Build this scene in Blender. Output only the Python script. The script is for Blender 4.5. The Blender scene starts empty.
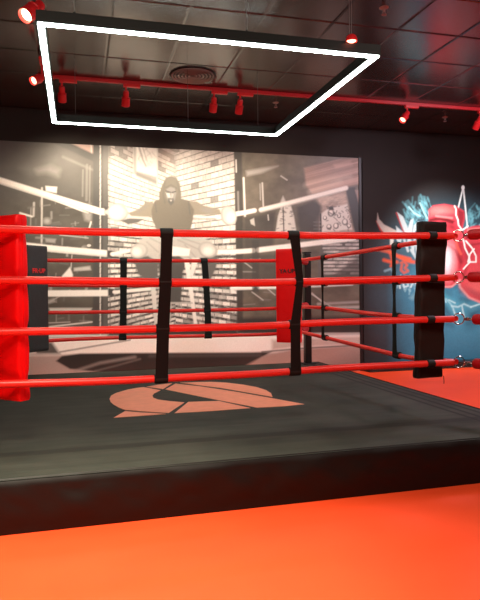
import bpy, bmesh, math, random
import numpy as np
from mathutils import Vector, Matrix
random.seed(7); rng = np.random.default_rng(11)
PI = math.pi
S = bpy.context.scene
COL = S.collection

# ------------------------------------------------------------------ camera
F = 603.0; CX, CY = 240.0, 300.0; H = 1.3
def _n(v):
    v = np.array(v, float); return v/np.linalg.norm(v)
_X = _n([2240, 37, -F]); _Y = _n([-162.5, 8.2, -F]); _Y = _n(_Y - _X*(_X@_Y)); _Z = np.cross(_X, _Y)
RT = np.stack([_X, _Y, _Z], 0)            # camera -> world
CAM = np.array([0, 0, H])
def ray(x, y): return RT @ np.array([x-CX, CY-y, -F])
def on_z(x, y, z): r = ray(x, y); return CAM + r*(z-H)/r[2]
def on_y(x, y, Y): r = ray(x, y); return CAM + r*Y/r[1]
def on_x(x, y, X): r = ray(x, y); return CAM + r*X/r[0]
cd = bpy.data.cameras.new('camera'); cam = bpy.data.objects.new('camera', cd); COL.objects.link(cam)
cd.sensor_fit = 'VERTICAL'; cd.sensor_height = 36; cd.lens = F/600*36; cd.clip_start = .05
M3 = Matrix([[float(RT[i][j]) for j in range(3)] for i in range(3)])
cam.matrix_world = Matrix.Translation((0, 0, H)) @ M3.to_4x4()
S.camera = cam

# ------------------------------------------------------------------ materials
def mat(name, col, rough=.5, spec=.5, metal=0, emit=None, estr=0, noise=None, bump=None, sheen=0, coat=0):
    m = bpy.data.materials.new(name); m.use_nodes = True
    nt = m.node_tree; b = nt.nodes['Principled BSDF']
    b.inputs['Base Color'].default_value = (*col, 1)
    b.inputs['Roughness'].default_value = rough
    b.inputs['Specular IOR Level'].default_value = spec
    b.inputs['Metallic'].default_value = metal
    if sheen: b.inputs['Sheen Weight'].default_value = sheen
    if coat: b.inputs['Coat Weight'].default_value = coat; b.inputs['Coat Roughness'].default_value = .25
    if emit:
        b.inputs['Emission Color'].default_value = (*emit, 1); b.inputs['Emission Strength'].default_value = estr
    if noise or bump:
        tc = nt.nodes.new('ShaderNodeTexCoord')
    if noise:      # (scale, amount)
        n = nt.nodes.new('ShaderNodeTexNoise'); n.inputs['Scale'].default_value = noise[0]; n.inputs['Detail'].default_value = 6
        nt.links.new(tc.outputs['Object'], n.inputs['Vector'])
        r = nt.nodes.new('ShaderNodeMapRange'); r.inputs[1].default_value = .3; r.inputs[2].default_value = .7
        r.inputs[3].default_value = 1-noise[1]; r.inputs[4].default_value = 1+noise[1]
        nt.links.new(n.outputs['Fac'], r.inputs[0])
        x = nt.nodes.new('ShaderNodeVectorMath'); x.operation = 'SCALE'; x.inputs[0].default_value = col
        nt.links.new(r.outputs[0], x.inputs['Scale']); nt.links.new(x.outputs[0], b.inputs['Base Color'])
    if bump:       # (scale, strength, distance)
        n = nt.nodes.new('ShaderNodeTexNoise'); n.inputs['Scale'].default_value = bump[0]; n.inputs['Detail'].default_value = 4
        nt.links.new(tc.outputs['Object'], n.inputs['Vector'])
        bp = nt.nodes.new('ShaderNodeBump'); bp.inputs['Strength'].default_value = bump[1]; bp.inputs['Distance'].default_value = bump[2]
        nt.links.new(n.outputs['Fac'], bp.inputs['Height']); nt.links.new(bp.outputs[0], b.inputs['Normal'])
    return m
MT = {}
MT['rope'] = mat('red_vinyl_rope', (.86, .026, .018), .36, .5, bump=(60, .15, .002))
MT['redpad'] = mat('red_pad_vinyl', (.93, .002, .003), .42, .3, bump=(9, .35, .02))
MT['cover'] = mat('turnbuckle_cover_red', (.42, .003, .007), .45, .4, bump=(12, .3, .01))  # deepened red carries the shade of covers turned away from the light
MT['blackpad'] = mat('black_pad_vinyl', (.035, .038, .036), .5, .4, bump=(9, .3, .02))
MT['brownpad'] = mat('dark_brown_pad_vinyl', (.014, .007, .005), .6, .3, bump=(7, .4, .02))
MT['strap'] = mat('black_webbing', (.007, .0045, .004), .8, .2, bump=(90, .3, .002))
MT['strapgreen'] = mat('charcoal_webbing', (.009, .012, .010), .8, .2, bump=(90, .3, .002))
MT['cuff'] = mat('black_tape', (.010, .010, .009), .55, .3)
MT['apron'] = mat('apron_vinyl', (.006, .0035, .0028), .5, .22, bump=(2.0, .06, .04))
MT['logo'] = mat('coral_print', (.95, .33, .20), .55, .3, noise=(14, .05))
MT['steel'] = mat('steel', (.6, .6, .58), .25, .5, 1)
MT['post'] = mat('post_black', (.008, .006, .005), .4, .5)
MT['wall'] = mat('wall_paint_black', (.015, .0085, .006), .6, .3, noise=(2, .1))
MT['wallside'] = mat('side_wall_paint', (.10, .09, .085), .7, .3)
MT['alu'] = mat('black_profile', (.006, .010, .009), .5, .25)
MT['led'] = mat('led_strip', (.9, .95, .92), .4, .3, emit=(.86, 1.0, .93), estr=30)
MT['lamp'] = mat('lamp_red', (.70, .02, .025), .35, .5)
MT['track'] = mat('track_red', (.55, .012, .02), .4, .5)
MT['lens'] = mat('lamp_lens', (.9, .5, .3), .3, .5, emit=(1, .62, .38), estr=9)
MT['lensred'] = mat('lamp_lens_red', (.9, .2, .15), .3, .5, emit=(1, .25, .16), estr=9)
MT['vent'] = mat('vent_black', (.012, .011, .011), .35, .5)
MT['ventedge'] = mat('vent_vane', (.32, .29, .27), .35, .5)
MT['wire'] = mat('thin_wire', (.12, .12, .12), .4, .5, .5)
MT['sprinkler'] = mat('sprinkler_metal', (.35, .22, .2), .35, .5, .3)
MT['base'] = mat('baseboard_black', (.012, .012, .013), .4, .5)
MT['textred'] = mat('red_lettering', (.75, .03, .03), .5)
MT['textblack'] = mat('black_lettering', (.02, .006, .006), .5)

def floor_mat():
    m = mat('red_sport_floor', (.86, .075, .03), .5, .2); nt = m.node_tree; b = nt.nodes['Principled BSDF']
    tc = nt.nodes.new('ShaderNodeTexCoord'); n = nt.nodes.new('ShaderNodeTexNoise'); n.inputs['Scale'].default_value = 1.6; n.inputs['Detail'].default_value = 5
    nt.links.new(tc.outputs['Object'], n.inputs[0])
    r = nt.nodes.new('ShaderNodeValToRGB'); r.color_ramp.elements[0].color = (.82, .062, .015, 1); r.color_ramp.elements[1].color = (.90, .076, .019, 1)
    r.color_ramp.elements[0].position = .3; r.color_ramp.elements[1].position = .7
    nt.links.new(n.outputs[0], r.inputs[0]); nt.links.new(r.outputs[0], b.inputs['Base Color'])
    n2 = nt.nodes.new('ShaderNodeTexNoise'); n2.inputs['Scale'].default_value = 70; nt.links.new(tc.outputs['Object'], n2.inputs[0])
    bp = nt.nodes.new('ShaderNodeBump'); bp.inputs['Strength'].default_value = .12; bp.inputs['Distance'].default_value = .003
    nt.links.new(n2.outputs[0], bp.inputs['Height']); nt.links.new(bp.outputs[0], b.inputs['Normal'])
    return m
MT['floor'] = floor_mat()

def nmath(nt, op, a, b=None, c=None):
    n = nt.nodes.new('ShaderNodeMath'); n.operation = op
    for i, v in enumerate((a, b, c)):
        if v is None: continue
        if isinstance(v, (int, float)): n.inputs[i].default_value = v
        else: nt.links.new(v, n.inputs[i])
    return n.outputs[0]
def ceiling_mat():
    m = mat('ceiling_tiles', (.1, .09, .085), .22, .9); nt = m.node_tree; b = nt.nodes['Principled BSDF']
    tc = nt.nodes.new('ShaderNodeTexCoord'); sp = nt.nodes.new('ShaderNodeSeparateXYZ'); nt.links.new(tc.outputs['Object'], sp.inputs[0])
    T = .675
    fx = nmath(nt, 'DIVIDE', nmath(nt, 'SUBTRACT', sp.outputs[0], 1.01), T); fy = nmath(nt, 'DIVIDE', nmath(nt, 'SUBTRACT', sp.outputs[1], 5.27), T)
    def near(v):
        fr = nmath(nt, 'FRACT', nmath(nt, 'ADD', v, 100.5)); return nmath(nt, 'ABSOLUTE', nmath(nt, 'SUBTRACT', fr, .5))
    d = nmath(nt, 'MINIMUM', near(fx), near(fy))
    line = nmath(nt, 'LESS_THAN', d, .015)
    cell = nt.nodes.new('ShaderNodeCombineXYZ'); nt.links.new(nmath(nt, 'FLOOR', fx), cell.inputs[0]); nt.links.new(nmath(nt, 'FLOOR', fy), cell.inputs[1])
    wn = nt.nodes.new('ShaderNodeTexWhiteNoise'); nt.links.new(cell.outputs[0], wn.inputs[0])
    val = nmath(nt, 'MULTIPLY_ADD', wn.outputs[0], .25, .85)
    mx = nt.nodes.new('ShaderNodeMix'); mx.data_type = 'RGBA'
    sc = nt.nodes.new('ShaderNodeVectorMath'); sc.operation = 'SCALE'; sc.inputs[0].default_value = (.034, .031, .030); nt.links.new(val, sc.inputs['Scale'])
    nt.links.new(line, mx.inputs[0]); nt.links.new(sc.outputs[0], mx.inputs[6]); mx.inputs[7].default_value = (.004, .004, .004, 1)
    nt.links.new(mx.outputs[2], b.inputs['Base Color'])
    h = nmath(nt, 'MULTIPLY', nmath(nt, 'MINIMUM', d, .03), 30)
    bp = nt.nodes.new('ShaderNodeBump'); bp.inputs['Strength'].default_value = .5; bp.inputs['Distance'].default_value = .01
    nt.links.new(h, bp.inputs['Height']); nt.links.new(bp.outputs[0], b.inputs['Normal'])
    return m
MT['ceiling'] = ceiling_mat()

def canvas_mat():
    m = mat('ring_canvas', (.05, .055, .05), .75, .2); nt = m.node_tree; b = nt.nodes['Principled BSDF']
    tc = nt.nodes.new('ShaderNodeTexCoord'); sp = nt.nodes.new('ShaderNodeSeparateXYZ'); nt.links.new(tc.outputs['Object'], sp.inputs[0])
    mp = nt.nodes.new('ShaderNodeMapping'); mp.inputs['Scale'].default_value = (.5, 5, 1); nt.links.new(tc.outputs['Object'], mp.inputs[0])
    n = nt.nodes.new('ShaderNodeTexNoise'); n.inputs['Scale'].default_value = 2.5; n.inputs['Detail'].default_value = 8; n.inputs['Roughness'].default_value = .65
    nt.links.new(mp.outputs[0], n.inputs[0])
    n2 = nt.nodes.new('ShaderNodeTexNoise'); n2.inputs['Scale'].default_value = 2.2; n2.inputs['Detail'].default_value = 9; nt.links.new(tc.outputs['Object'], n2.inputs[0])
    v = nmath(nt, 'MULTIPLY_ADD', n.outputs[0], .5, nmath(nt, 'MULTIPLY', n2.outputs[0], .6))
    r = nt.nodes.new('ShaderNodeValToRGB'); r.color_ramp.elements[0].position = .35; r.color_ramp.elements[1].position = .8
    r.color_ramp.elements[0].color = (.022, .025, .020, 1); r.color_ramp.elements[1].color = (.066, .067, .054, 1)
    nt.links.new(v, r.inputs[0])
    # sewn bands along the right edge; front band paints in the bottom rope's shadow
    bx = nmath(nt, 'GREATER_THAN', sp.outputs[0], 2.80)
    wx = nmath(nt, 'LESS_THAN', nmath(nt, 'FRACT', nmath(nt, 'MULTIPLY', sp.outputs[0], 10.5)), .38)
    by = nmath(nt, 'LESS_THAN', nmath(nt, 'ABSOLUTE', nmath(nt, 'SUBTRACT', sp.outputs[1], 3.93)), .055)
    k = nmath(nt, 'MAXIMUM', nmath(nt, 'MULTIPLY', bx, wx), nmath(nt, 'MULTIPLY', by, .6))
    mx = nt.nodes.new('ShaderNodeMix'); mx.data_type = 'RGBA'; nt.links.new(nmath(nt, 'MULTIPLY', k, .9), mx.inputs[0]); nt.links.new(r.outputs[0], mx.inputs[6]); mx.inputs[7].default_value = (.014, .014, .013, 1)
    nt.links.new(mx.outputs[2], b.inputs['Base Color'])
    n3 = nt.nodes.new('ShaderNodeTexNoise'); n3.inputs['Scale'].default_value = 120; nt.links.new(tc.outputs['Object'], n3.inputs[0])
    bp = nt.nodes.new('ShaderNodeBump'); bp.inputs['Strength'].default_value = .2; bp.inputs['Distance'].default_value = .002
    nt.links.new(n3.outputs[0], bp.inputs['Height']); nt.links.new(bp.outputs[0], b.inputs['Normal'])
    return m
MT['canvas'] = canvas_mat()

def print_mat(name, rough, spec):
    m = mat(name, (1, 1, 1), rough, spec); nt = m.node_tree; b = nt.nodes['Principled BSDF']
    a = nt.nodes.new('ShaderNodeAttribute'); a.attribute_name = 'print'
    nt.links.new(a.outputs['Color'], b.inputs['Base Color']); return m
MT['print'] = print_mat('mural_print', .43, .6)
MT['paint'] = print_mat('mural_paint', .6, .3)

# ------------------------------------------------------------------ mesh helpers
def obj(name, bm, m, parent=None, smooth=False):
    me = bpy.data.meshes.new(name); bmesh.ops.recalc_face_normals(bm, faces=bm.faces[:]); bm.to_mesh(me); bm.free()
    me.materials.append(MT[m])
    if smooth:
        me.polygons.foreach_set('use_smooth', [True]*len(me.polygons))
        try: me.set_sharp_from_angle(angle=math.radians(40))
        except Exception: pass
    o = bpy.data.objects.new(name, me); COL.objects.link(o)
    if parent: o.parent = parent
    return o
def tag(o, label, cat, group=None):
    o['label'] = label; o['category'] = cat
    if group: o['group'] = group
    return o
def thing(name, loc, label, cat, group=None):
    o = bpy.data.objects.new(name, None); COL.objects.link(o); o.location = loc; o.empty_display_size = .1
    return tag(o, label, cat, group)
def copy_thing(src, loc, label):
    r = src.copy(); COL.objects.link(r); r.location = loc; r['label'] = label
    for ch in list(src.children):
        c = ch.copy(); COL.objects.link(c); c.parent = r
        for g in ch.children:
            d = g.copy(); COL.objects.link(d); d.parent = c
    return r
def structure(name, bm, m):
    o = obj(name, bm, m); o['kind'] = 'structure'; return o
def box(bm, lo, hi, bev=0, M=None):
    vs = [bm.verts.new((x, y, z)) for x in (lo[0], hi[0]) for y in (lo[1], hi[1]) for z in (lo[2], hi[2])]
    fs = [bm.faces.new([vs[i] for i in f]) for f in ((0,1,3,2),(4,6,7,5),(0,4,5,1),(2,3,7,6),(0,2,6,4),(1,5,7,3))]
    if bev:
        es = list({e for f in fs for e in f.edges})
        r = bmesh.ops.bevel(bm, geom=es, offset=bev, segments=3, affect='EDGES', profile=.5)
        vs = list({v for v in r['verts']} | {v for v in vs if v.is_valid})
    if M: bmesh.ops.transform(bm, matrix=M, verts=[v for v in vs if v.is_valid])
    return bm
def tube(bm, pts, r, seg=14, caps=True, radii=None):
    pts = [Vector([float(c) for c in p]) for p in pts]; rings = []
    n = len(pts); up = Vector((0, 0, 1))
    for i, p in enumerate(pts):
        t = (pts[min(i+1, n-1)]-pts[max(i-1, 0)]).normalized()
        a = t.cross(up)
        if a.length < .1: a = t.cross(Vector((0, 1, 0)))
        a.normalize(); b = t.cross(a).normalized(); rr = radii[i] if radii else r
        rings.append([bm.verts.new(p + a*math.cos(2*PI*k/seg)*rr + b*math.sin(2*PI*k/seg)*rr) for k in range(seg)])
    for i in range(n-1):
        for k in range(seg):
            bm.faces.new((rings[i][k], rings[i][(k+1)%seg], rings[i+1][(k+1)%seg], rings[i+1][k]))
    if caps: bm.faces.new(rings[0][::-1]); bm.faces.new(rings[-1])
    return bm
def lathe(bm, prof, seg=28, M=None):
    """prof: list of (radius, z)"""
    vs = []; rings = []
    for r, z in prof:
        if r < 1e-6: ring = [bm.verts.new((0, 0, z))]
        else: ring = [bm.verts.new((r*math.cos(2*PI*k/seg), r*math.sin(2*PI*k/seg), z)) for k in range(seg)]
        rings.append(ring); vs += ring
    for a, b in zip(rings, rings[1:]):
        for k in range(seg):
            k2 = (k+1) % seg
            if len(a) == 1: bm.faces.new((a[0], b[k], b[k2]))
            elif len(b) == 1: bm.faces.new((a[k], a[k2], b[0]))
            else: bm.faces.new((a[k], a[k2], b[k2], b[k]))
    if M: bmesh.ops.transform(bm, matrix=M, verts=vs)
    return bm
def torus(bm, c, R, r, nrm, seg=24, s2=8, sweep=2*PI):
    c = Vector(c); nrm = Vector(nrm).normalized(); a = nrm.orthogonal().normalized(); b = nrm.cross(a)
    rings = []
    for i in range(seg):
        th = sweep*i/seg; d = a*math.cos(th)+b*math.sin(th)
        rings.append([bm.verts.new(c + d*(R+r*math.cos(2*PI*k/s2)) + nrm*r*math.sin(2*PI*k/s2)) for k in range(s2)])
    for i in range(seg):
        for k in range(s2):
            j = (i+1) % seg
            bm.faces.new((rings[i][k], rings[j][k], rings[j][(k+1)%s2], rings[i][(k+1)%s2]))
    return bm
def prism(bm, pts, z0, z1):
    a = [bm.verts.new((p[0], p[1], z0)) for p in pts]; b = [bm.verts.new((p[0], p[1], z1)) for p in pts]
    bm.faces.new(a[::-1]); bm.faces.new(b); n = len(a)
    for i in range(n): bm.faces.new((a[i], a[(i+1)%n], b[(i+1)%n], b[i]))
    return bm
BM = bmesh.new

# ------------------------------------------------------------------ room
WY = 8.7; CZ = 3.8; XL, XR, YF = -4.2, 8.2, -3.2
structure('floor', box(BM(), (XL, YF, -.05), (XR, WY, 0)), 'floor')
structure('ceiling', box(BM(), (XL, YF, CZ), (XR, WY, CZ+.05)), 'ceiling')
structure('wall_back', box(BM(), (XL, WY, 0), (XR, WY+.1, CZ)), 'wall')
structure('wall_left', box(BM(), (XL-.1, YF, 0), (XL, WY, CZ)), 'wallside')
structure('wall_right', box(BM(), (XR, YF, 0), (XR+.1, WY, CZ)), 'wallside')
structure('wall_front', box(BM(), (XL, YF-.1, 0), (XR, YF, CZ)), 'wallside')
bb = BM(); box(bb, (4.335, WY-.25, 0), (XR, WY-.001, .10), .004)
for i in range(90):     # the pierced honeycomb face of the trunking
    x = 4.38+i*.04
    for j in range(3):
        torus(bb, (x+.02*j, WY-.251, .02+j*.03), .012, .003, (0, 1, 0), 6, 4)
structure('baseboard_back', bb, 'base')
structure('trim_1', box(BM(), (4.292, WY-.03, 0), (4.33, WY, 3.35)), 'base')

# ------------------------------------------------------------------ flat prints on the wall
def grid_print(name, x0, x1, z0, z1, step, y, painter, m, label, cat):
    nx = int((x1-x0)/step)+1; nz = int((z1-z0)/step)+1
    xs = np.linspace(x0, x1, nx); zs = np.linspace(z0, z1, nz)
    XX, ZZ = np.meshgrid(xs, zs)
    P = np.stack([XX, np.full_like(XX, y), ZZ], -1).reshape(-1, 3)
    q = (P-CAM) @ RT          # drawing units of the artwork
    u = CX + F*q[:, 0]/-q[:, 2]; v = CY - F*q[:, 1]/-q[:, 2]
    col = painter(u, v)
    idx = np.arange(nx*nz).reshape(nz, nx)
    fa = np.stack([idx[:-1, :-1], idx[:-1, 1:], idx[1:, 1:], idx[1:, :-1]], -1).reshape(-1, 4)
    # a thin board: front skin plus a back rectangle and edge strips
    nb = len(P); t = .012
    corners = np.array([[x0, y+t, z0], [x1, y+t, z0], [x1, y+t, z1], [x0, y+t, z1]])
    V = np.vstack([P, corners]); c = [idx[0, 0], idx[0, -1], idx[-1, -1], idx[-1, 0]]
    extra = [[nb+1, nb, nb+3, nb+2], [c[0], nb, nb+1, c[1]], [c[1], nb+1, nb+2, c[2]], [c[2], nb+2, nb+3, c[3]], [c[3], nb+3, nb, c[0]]]
    Fc = np.vstack([fa, np.array(extra)]).astype(np.int32)
    me = bpy.data.meshes.new(name)
    me.vertices.add(len(V)); me.vertices.foreach_set('co', V.astype(np.float32).ravel())
    me.loops.add(Fc.size); me.loops.foreach_set('vertex_index', Fc.ravel())
    me.polygons.add(len(Fc)); me.polygons.foreach_set('loop_start', np.arange(0, Fc.size, 4, dtype=np.int32))
    me.polygons.foreach_set('loop_total', np.full(len(Fc), 4, dtype=np.int32))
    me.update(calc_edges=True)
    at = me.color_attributes.new('print', 'FLOAT_COLOR', 'POINT')
    C4 = np.ones((len(V), 4), np.float32); C4[:nb, :3] = col; C4[nb:, :3] = .02
    at.data.foreach_set('color', C4.ravel())
    me.materials.append(MT[m]); me.validate()
    o = bpy.data.objects.new(name, me); COL.objects.link(o)
    return tag(o, label, cat)

class Art:
    def __init__(s, u, v, base):
        s.u, s.v = u, v; s.c = np.tile(np.array(base, np.float32), (len(u), 1))
    def _mix(s, idx, a, col):
        if np.isscalar(col): col = (col, col*.97, col*.92)
        col = np.array(col, np.float32); s.c[idx] = s.c[idx]*(1-a[:, None]) + (col if col.ndim == 2 else col[None])*a[:, None]
    def _near(s, x0, x1, y0, y1):
        return np.nonzero((s.u > x0) & (s.u < x1) & (s.v > y0) & (s.v < y1))[0]
    def _dist(s, pts, idx, closed):
        u, v = s.u[idx], s.v[idx]; d = np.full(len(idx), 1e9); ins = np.zeros(len(idx), bool); n = len(pts)
        for i in range(n if closed else n-1):
            x1, y1 = pts[i]; x2, y2 = pts[(i+1) % n]; dx, dy = x2-x1, y2-y1; L = dx*dx+dy*dy+1e-9
            t = np.clip(((u-x1)*dx+(v-y1)*dy)/L, 0, 1)
            d = np.minimum(d, np.hypot(u-x1-t*dx, v-y1-t*dy))
            if closed and abs(dy) > 1e-9:
                cr = ((y1 > v) != (y2 > v)) & (u < dx*(v-y1)/dy+x1); ins ^= cr
        return d, ins
    def poly(s, pts, col, soft=.6, a=1.):
        xs = [p[0] for p in pts]; ys = [p[1] for p in pts]; m = soft+1
        idx = s._near(min(xs)-m, max(xs)+m, min(ys)-m, max(ys)+m)
        if not len(idx): return
        d, ins = s._dist(pts, idx, True); sd = np.where(ins, d, -d)
        s._mix(idx, np.clip(sd/soft*.5+.5, 0, 1)*a, col)
    def line(s, pts, w, col, soft=.5, a=1.):
        xs = [p[0] for p in pts]; ys = [p[1] for p in pts]; m = w+soft+1
        idx = s._near(min(xs)-m, max(xs)+m, min(ys)-m, max(ys)+m)
        if not len(idx): return
        d, _ = s._dist(pts, idx, False)
        s._mix(idx, np.clip((w/2-d)/soft*.5+.5, 0, 1)*a, col)
    def ell(s, x, y, rx, ry, col, rot=0, soft=.15, a=1.):
        m = max(rx, ry)*(1+soft)+1
        idx = s._near(x-m, x+m, y-m, y+m)
        if not len(idx): return
        cu, cv = s.u[idx]-x, s.v[idx]-y; c, k = math.cos(rot), math.sin(rot)
        r = np.hypot((cu*c+cv*k)/rx, (-cu*k+cv*c)/ry)
        s._mix(idx, np.clip((1-r)/soft*.5+.5, 0, 1)*a, col)
    def mask(s, pts):
        xs = [p[0] for p in pts]; ys = [p[1] for p in pts]
        idx = s._near(min(xs), max(xs), min(ys), max(ys))
        d, ins = s._dist(pts, idx, True); return idx[ins]
def hsh(a, b):
    x = np.sin(a*127.1+b*311.7)*43758.5453; return x-np.floor(x)
def vnoise(u, v):
    iu, iv = np.floor(u), np.floor(v); fu, fv = u-iu, v-iv; fu = fu*fu*(3-2*fu); fv = fv*fv*(3-2*fv)
    return (hsh(iu, iv)*(1-fu)+hsh(iu+1, iv)*fu)*(1-fv) + (hsh(iu, iv+1)*(1-fu)+hsh(iu+1, iv+1)*fu)*fv
def fbm(u, v): return .5*vnoise(u, v)+.3*vnoise(u*2.1+7, v*2.1)+.2*vnoise(u*4.3, v*4.3+3)

def bricks(A, pts, k, x0, dirn, hc=5.6, L=8.5, dark=.2, mortar=.30):
    idx = A.mask(pts); u, v = A.u[idx], A.v[idx]
    a = (263-v)*np.exp(dirn*k*(u-x0)) + 3000*0
    row = np.floor(a/hc); fr = a/hc-row
    bx = (u/L + .5*(row % 2)); bi = np.floor(bx); fb = bx-bi
    h = hsh(row, bi); n = fbm(u*.7, v*.9)
    low = np.clip((v-225)/25, 0, 1)
    val = .66 + .22*(h-.5)*(1+low) + .35*(n-.5)
    top = np.clip((172-v)/22, 0, 1)
    val = val*(1-.38*top)
    darkb = (h > .965-.22*top-.03*low); val = np.where(darkb, val*.34, val)
    w = .15+.12*low; e = np.minimum(fr, 1-fr)
    mo = np.clip((w-e)/.10, 0, 1)*np.clip(.35+1.1*fbm(u*.35, v*.5), 0, 1)
    eb = np.minimum(fb, 1-fb); mo = np.maximum(mo, np.clip((.09-eb)/.06, 0, 1)*np.clip(n*1.4-.1, 0, 1)*(.5+.4*low))
    mcol = mortar*(1-.6*low)
    val = val*(1-mo)+mcol*mo
    val = np.clip(val, .02, .95)
    pk = 1-.10*top
    A.c[idx] = np.stack([val, val*.965*pk, val*.91*pk], -1)

def paint_boxer(u, v):
    A = Art(u, v, (.075, .068, .056))
    D, W = .035, .86
    # gym room on the left
    n = fbm(u*.06, v*.08); A.c *= (.75+.8*n)[:, None]
    A.poly([(-90, 120), (64, 120), (64, 143), (93, 160), (93, 200), (-90, 200)], .085, 6, .5)
    A.poly([(20, 168), (56, 158), (60, 170), (30, 174)], .18, 5, .6)
    A.poly([(36, 170), (50, 166), (59, 170), (58, 176), (46, 172), (38, 173)], .40, 4, .6)
    A.line([(63, 157), (93, 170)], 1.5, .3, 1.5, .6)
    A.poly([(62, 140), (95, 140), (94, 154), (88, 153)], (.62, .44, .38), 1)
    A.line([(91, 142), (91.5, 154)], 1.2, .75)
    A.line([(58, 141), (96, 159)], 7, .05, 1)
    for x, y0, y1, w, c in ((42, 188, 260, 1.6, .75), (87, 165, 200, 2.4, .22), (83, 170, 196, 1.4, .24), (90, 166, 204, 1, .3), (34, 203, 216, 2, .6), (31, 208, 226, 1, .4)):
        A.line([(x, y0), (x-.5, y1)], w, c, .7, .8)
    A.poly([(45.5, 186), (57, 187), (56.5, 193), (46, 191)], .9, .8)
    for i in range(70):
        x = random.uniform(25, 92); y = random.uniform(196, 250) if i % 2 else random.uniform(262, 330)
        w = random.choice((.7, 1.2, 2)); q = random.random()
        if q < .5: A.line([(x, y), (x+random.uniform(-.6, .6), y+random.uniform(3, 9))], w, random.uniform(.12, .5), .8, .6)
        else: A.line([(x, y), (x+random.uniform(3, 11), y+random.uniform(-1.5, 1.5))], w, random.uniform(.12, .5), .8, .6)
    A.ell(47, 221, 3.5, 3, .4, 0, .6); A.poly([(45, 238), (56, 239), (55, 243), (46, 242)], .35, 1)
    A.line([(57, 201), (75, 208), (88, 213)], 1.5, .85, .6); A.poly([(83, 212), (92, 213), (91, 222), (85, 220)], .3, 2)
    A.line([(91, 222), (89, 229)], 1.3, .8, .6); A.line([(20, 213), (32, 216.5)], 1.6, .8, .7)
    A.line([(60, 235), (88, 238)], .9, .5, .6); A.ell(89, 245.5, 2, 1.4, .6)
    A.poly([(62, 281), (62, 276), (70, 267), (73, 275), (72, 281)], .78, .8); A.poly([(74, 268), (90, 266), (91, 270), (74, 271)], .5, 1)
    A.line([(72, 255), (71, 268)], 1, .5); A.poly([(49, 308), (92, 308), (90, 312), (50, 312)], .55, 1); A.poly([(46, 301), (54, 298), (56, 302), (48, 304)], .3, 1)
    A.line([(47, 327), (92, 322)], 1.2, .75, .6); A.line([(47, 323), (70, 322)], .8, .5)
    A.line([(46, 304), (60, 296), (70, 290)], .8, .4, .6)
    # column and brick corner
    A.poly([(93, 140), (108.5, 140), (109, 345), (93, 345)], .055, 1)
    A.poly([(103, 140), (108, 140), (108, 345), (103, 345)], .10, 1)
    for y in range(142, 336, 6): A.line([(100.4, y), (100.2, y+4.6)], 1.1, .72, .5)
    bricks(A, [(108, 138), (176, 138), (176, 336), (108, 336)], .0046, 108, 1, mortar=.15)
    bricks(A, [(175.5, 138), (234, 138), (238, 336), (175.5, 336)], .0030, 176, -1, hc=5.4, L=7.8, mortar=.15)
    A.poly([(158, 140), (176, 140), (176, 172), (158, 160)], (.34, .24, .2), 8, .45)
    A.line([(176, 140), (176, 175)], 3, .22, 2.5, .5)
    A.line([(108.5, 140), (109, 216), (110, 335)], 1.2, .14, .8, .7)
    # framed picture on the bricks
    A.poly([(133, 138), (158, 138), (157.5, 184), (150, 181), (133.5, 175)], .80, .6)
    A.line([(134.5, 138), (135, 173), (156, 182)], 3, .30, 1, .8); A.poly([(136, 171), (157, 177), (157, 184.5), (146, 180), (136, 176)], .20, 1, .75)
    A.line([(157.3, 138), (157.3, 184)], 1.1, .55, .6); A.line([(139, 147), (143, 160), (146, 166)], 1.5, .35, .8); A.line([(142, 145), (146, 158)], 1, .5, .6)
    for i in range(14):
        x = random.uniform(138, 154); y = random.uniform(148, 170); A.line([(x, y), (x+random.uniform(-3, 4), y+random.uniform(1, 5))], .9, .4, .8, .5)
    # right hand dark structure
    A.poly([(234, 138), (362, 138), (362, 346), (238, 346)], (.125, .11, .088), 1)
    idx = A.mask([(234, 138), (362, 138), (362, 346), (238, 346)]); A.c[idx] *= (.6+.9*fbm(u[idx]*.07+3, v[idx]*.1))[:, None]
    A.poly([(234, 138), (241.5, 138), (243, 215), (243, 330), (237, 330)], .035, 1, .8)
    A.poly([(246, 171), (262, 168), (278, 166), (262, 173), (247, 176)], .42, 1.5, .8)
    A.line([(236, 160), (236.3, 172)], 1.3, .6); A.line([(243.6, 178), (245, 216)], 1.8, .75, .6)
    A.line([(260, 184), (260.5, 200)], 1, .4); A.line([(262.3, 183), (263.3, 206)], 1.3, .6, .6); A.line([(238, 192), (238.5, 212)], 1.2, .3, 1)
    A.line([(281, 176), (287, 180)], 1, .55, .6)
    A.poly([(304, 168), (340, 159), (360, 158), (360, 184), (330, 190), (312, 194), (306, 185)], (.34, .23, .19), 1.5)
    idx = A.mask([(304, 168), (340, 159), (360, 158), (360, 184), (330, 190), (312, 194), (306, 185)])
    t = fbm((u[idx]+v[idx]*3)*.035, (v[idx]+u[idx]*.24)*.33); A.c[idx] *= (.45+1.5*t)[:, None]
    A.line([(306, 185), (330, 179), (350, 177)], 3, (.62, .5, .42), 3, .5); A.line([(310, 192), (340, 182)], 3, (.7, .6, .52), 3, .5)
    A.poly([(334, 165), (350, 162), (352, 165), (336, 168)], (.62, .42, .35), 2, .7)
    A.poly([(316, 197), (346, 191), (352, 226), (355, 232), (319, 236), (316, 222), (322, 210)], (.42, .34, .29), 2)
    idx = A.mask([(318, 197), (346, 193), (352, 230), (319, 235), (320, 215)])
    t = fbm(u[idx]*.16, (v[idx]+u[idx]*.2)*.34); A.c[idx] *= (.5+1.1*t)[:, None]
    A.poly([(321, 214), (326, 210), (334, 207), (347, 204), (352, 229), (336, 231), (322, 232)], .72, 1)
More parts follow.
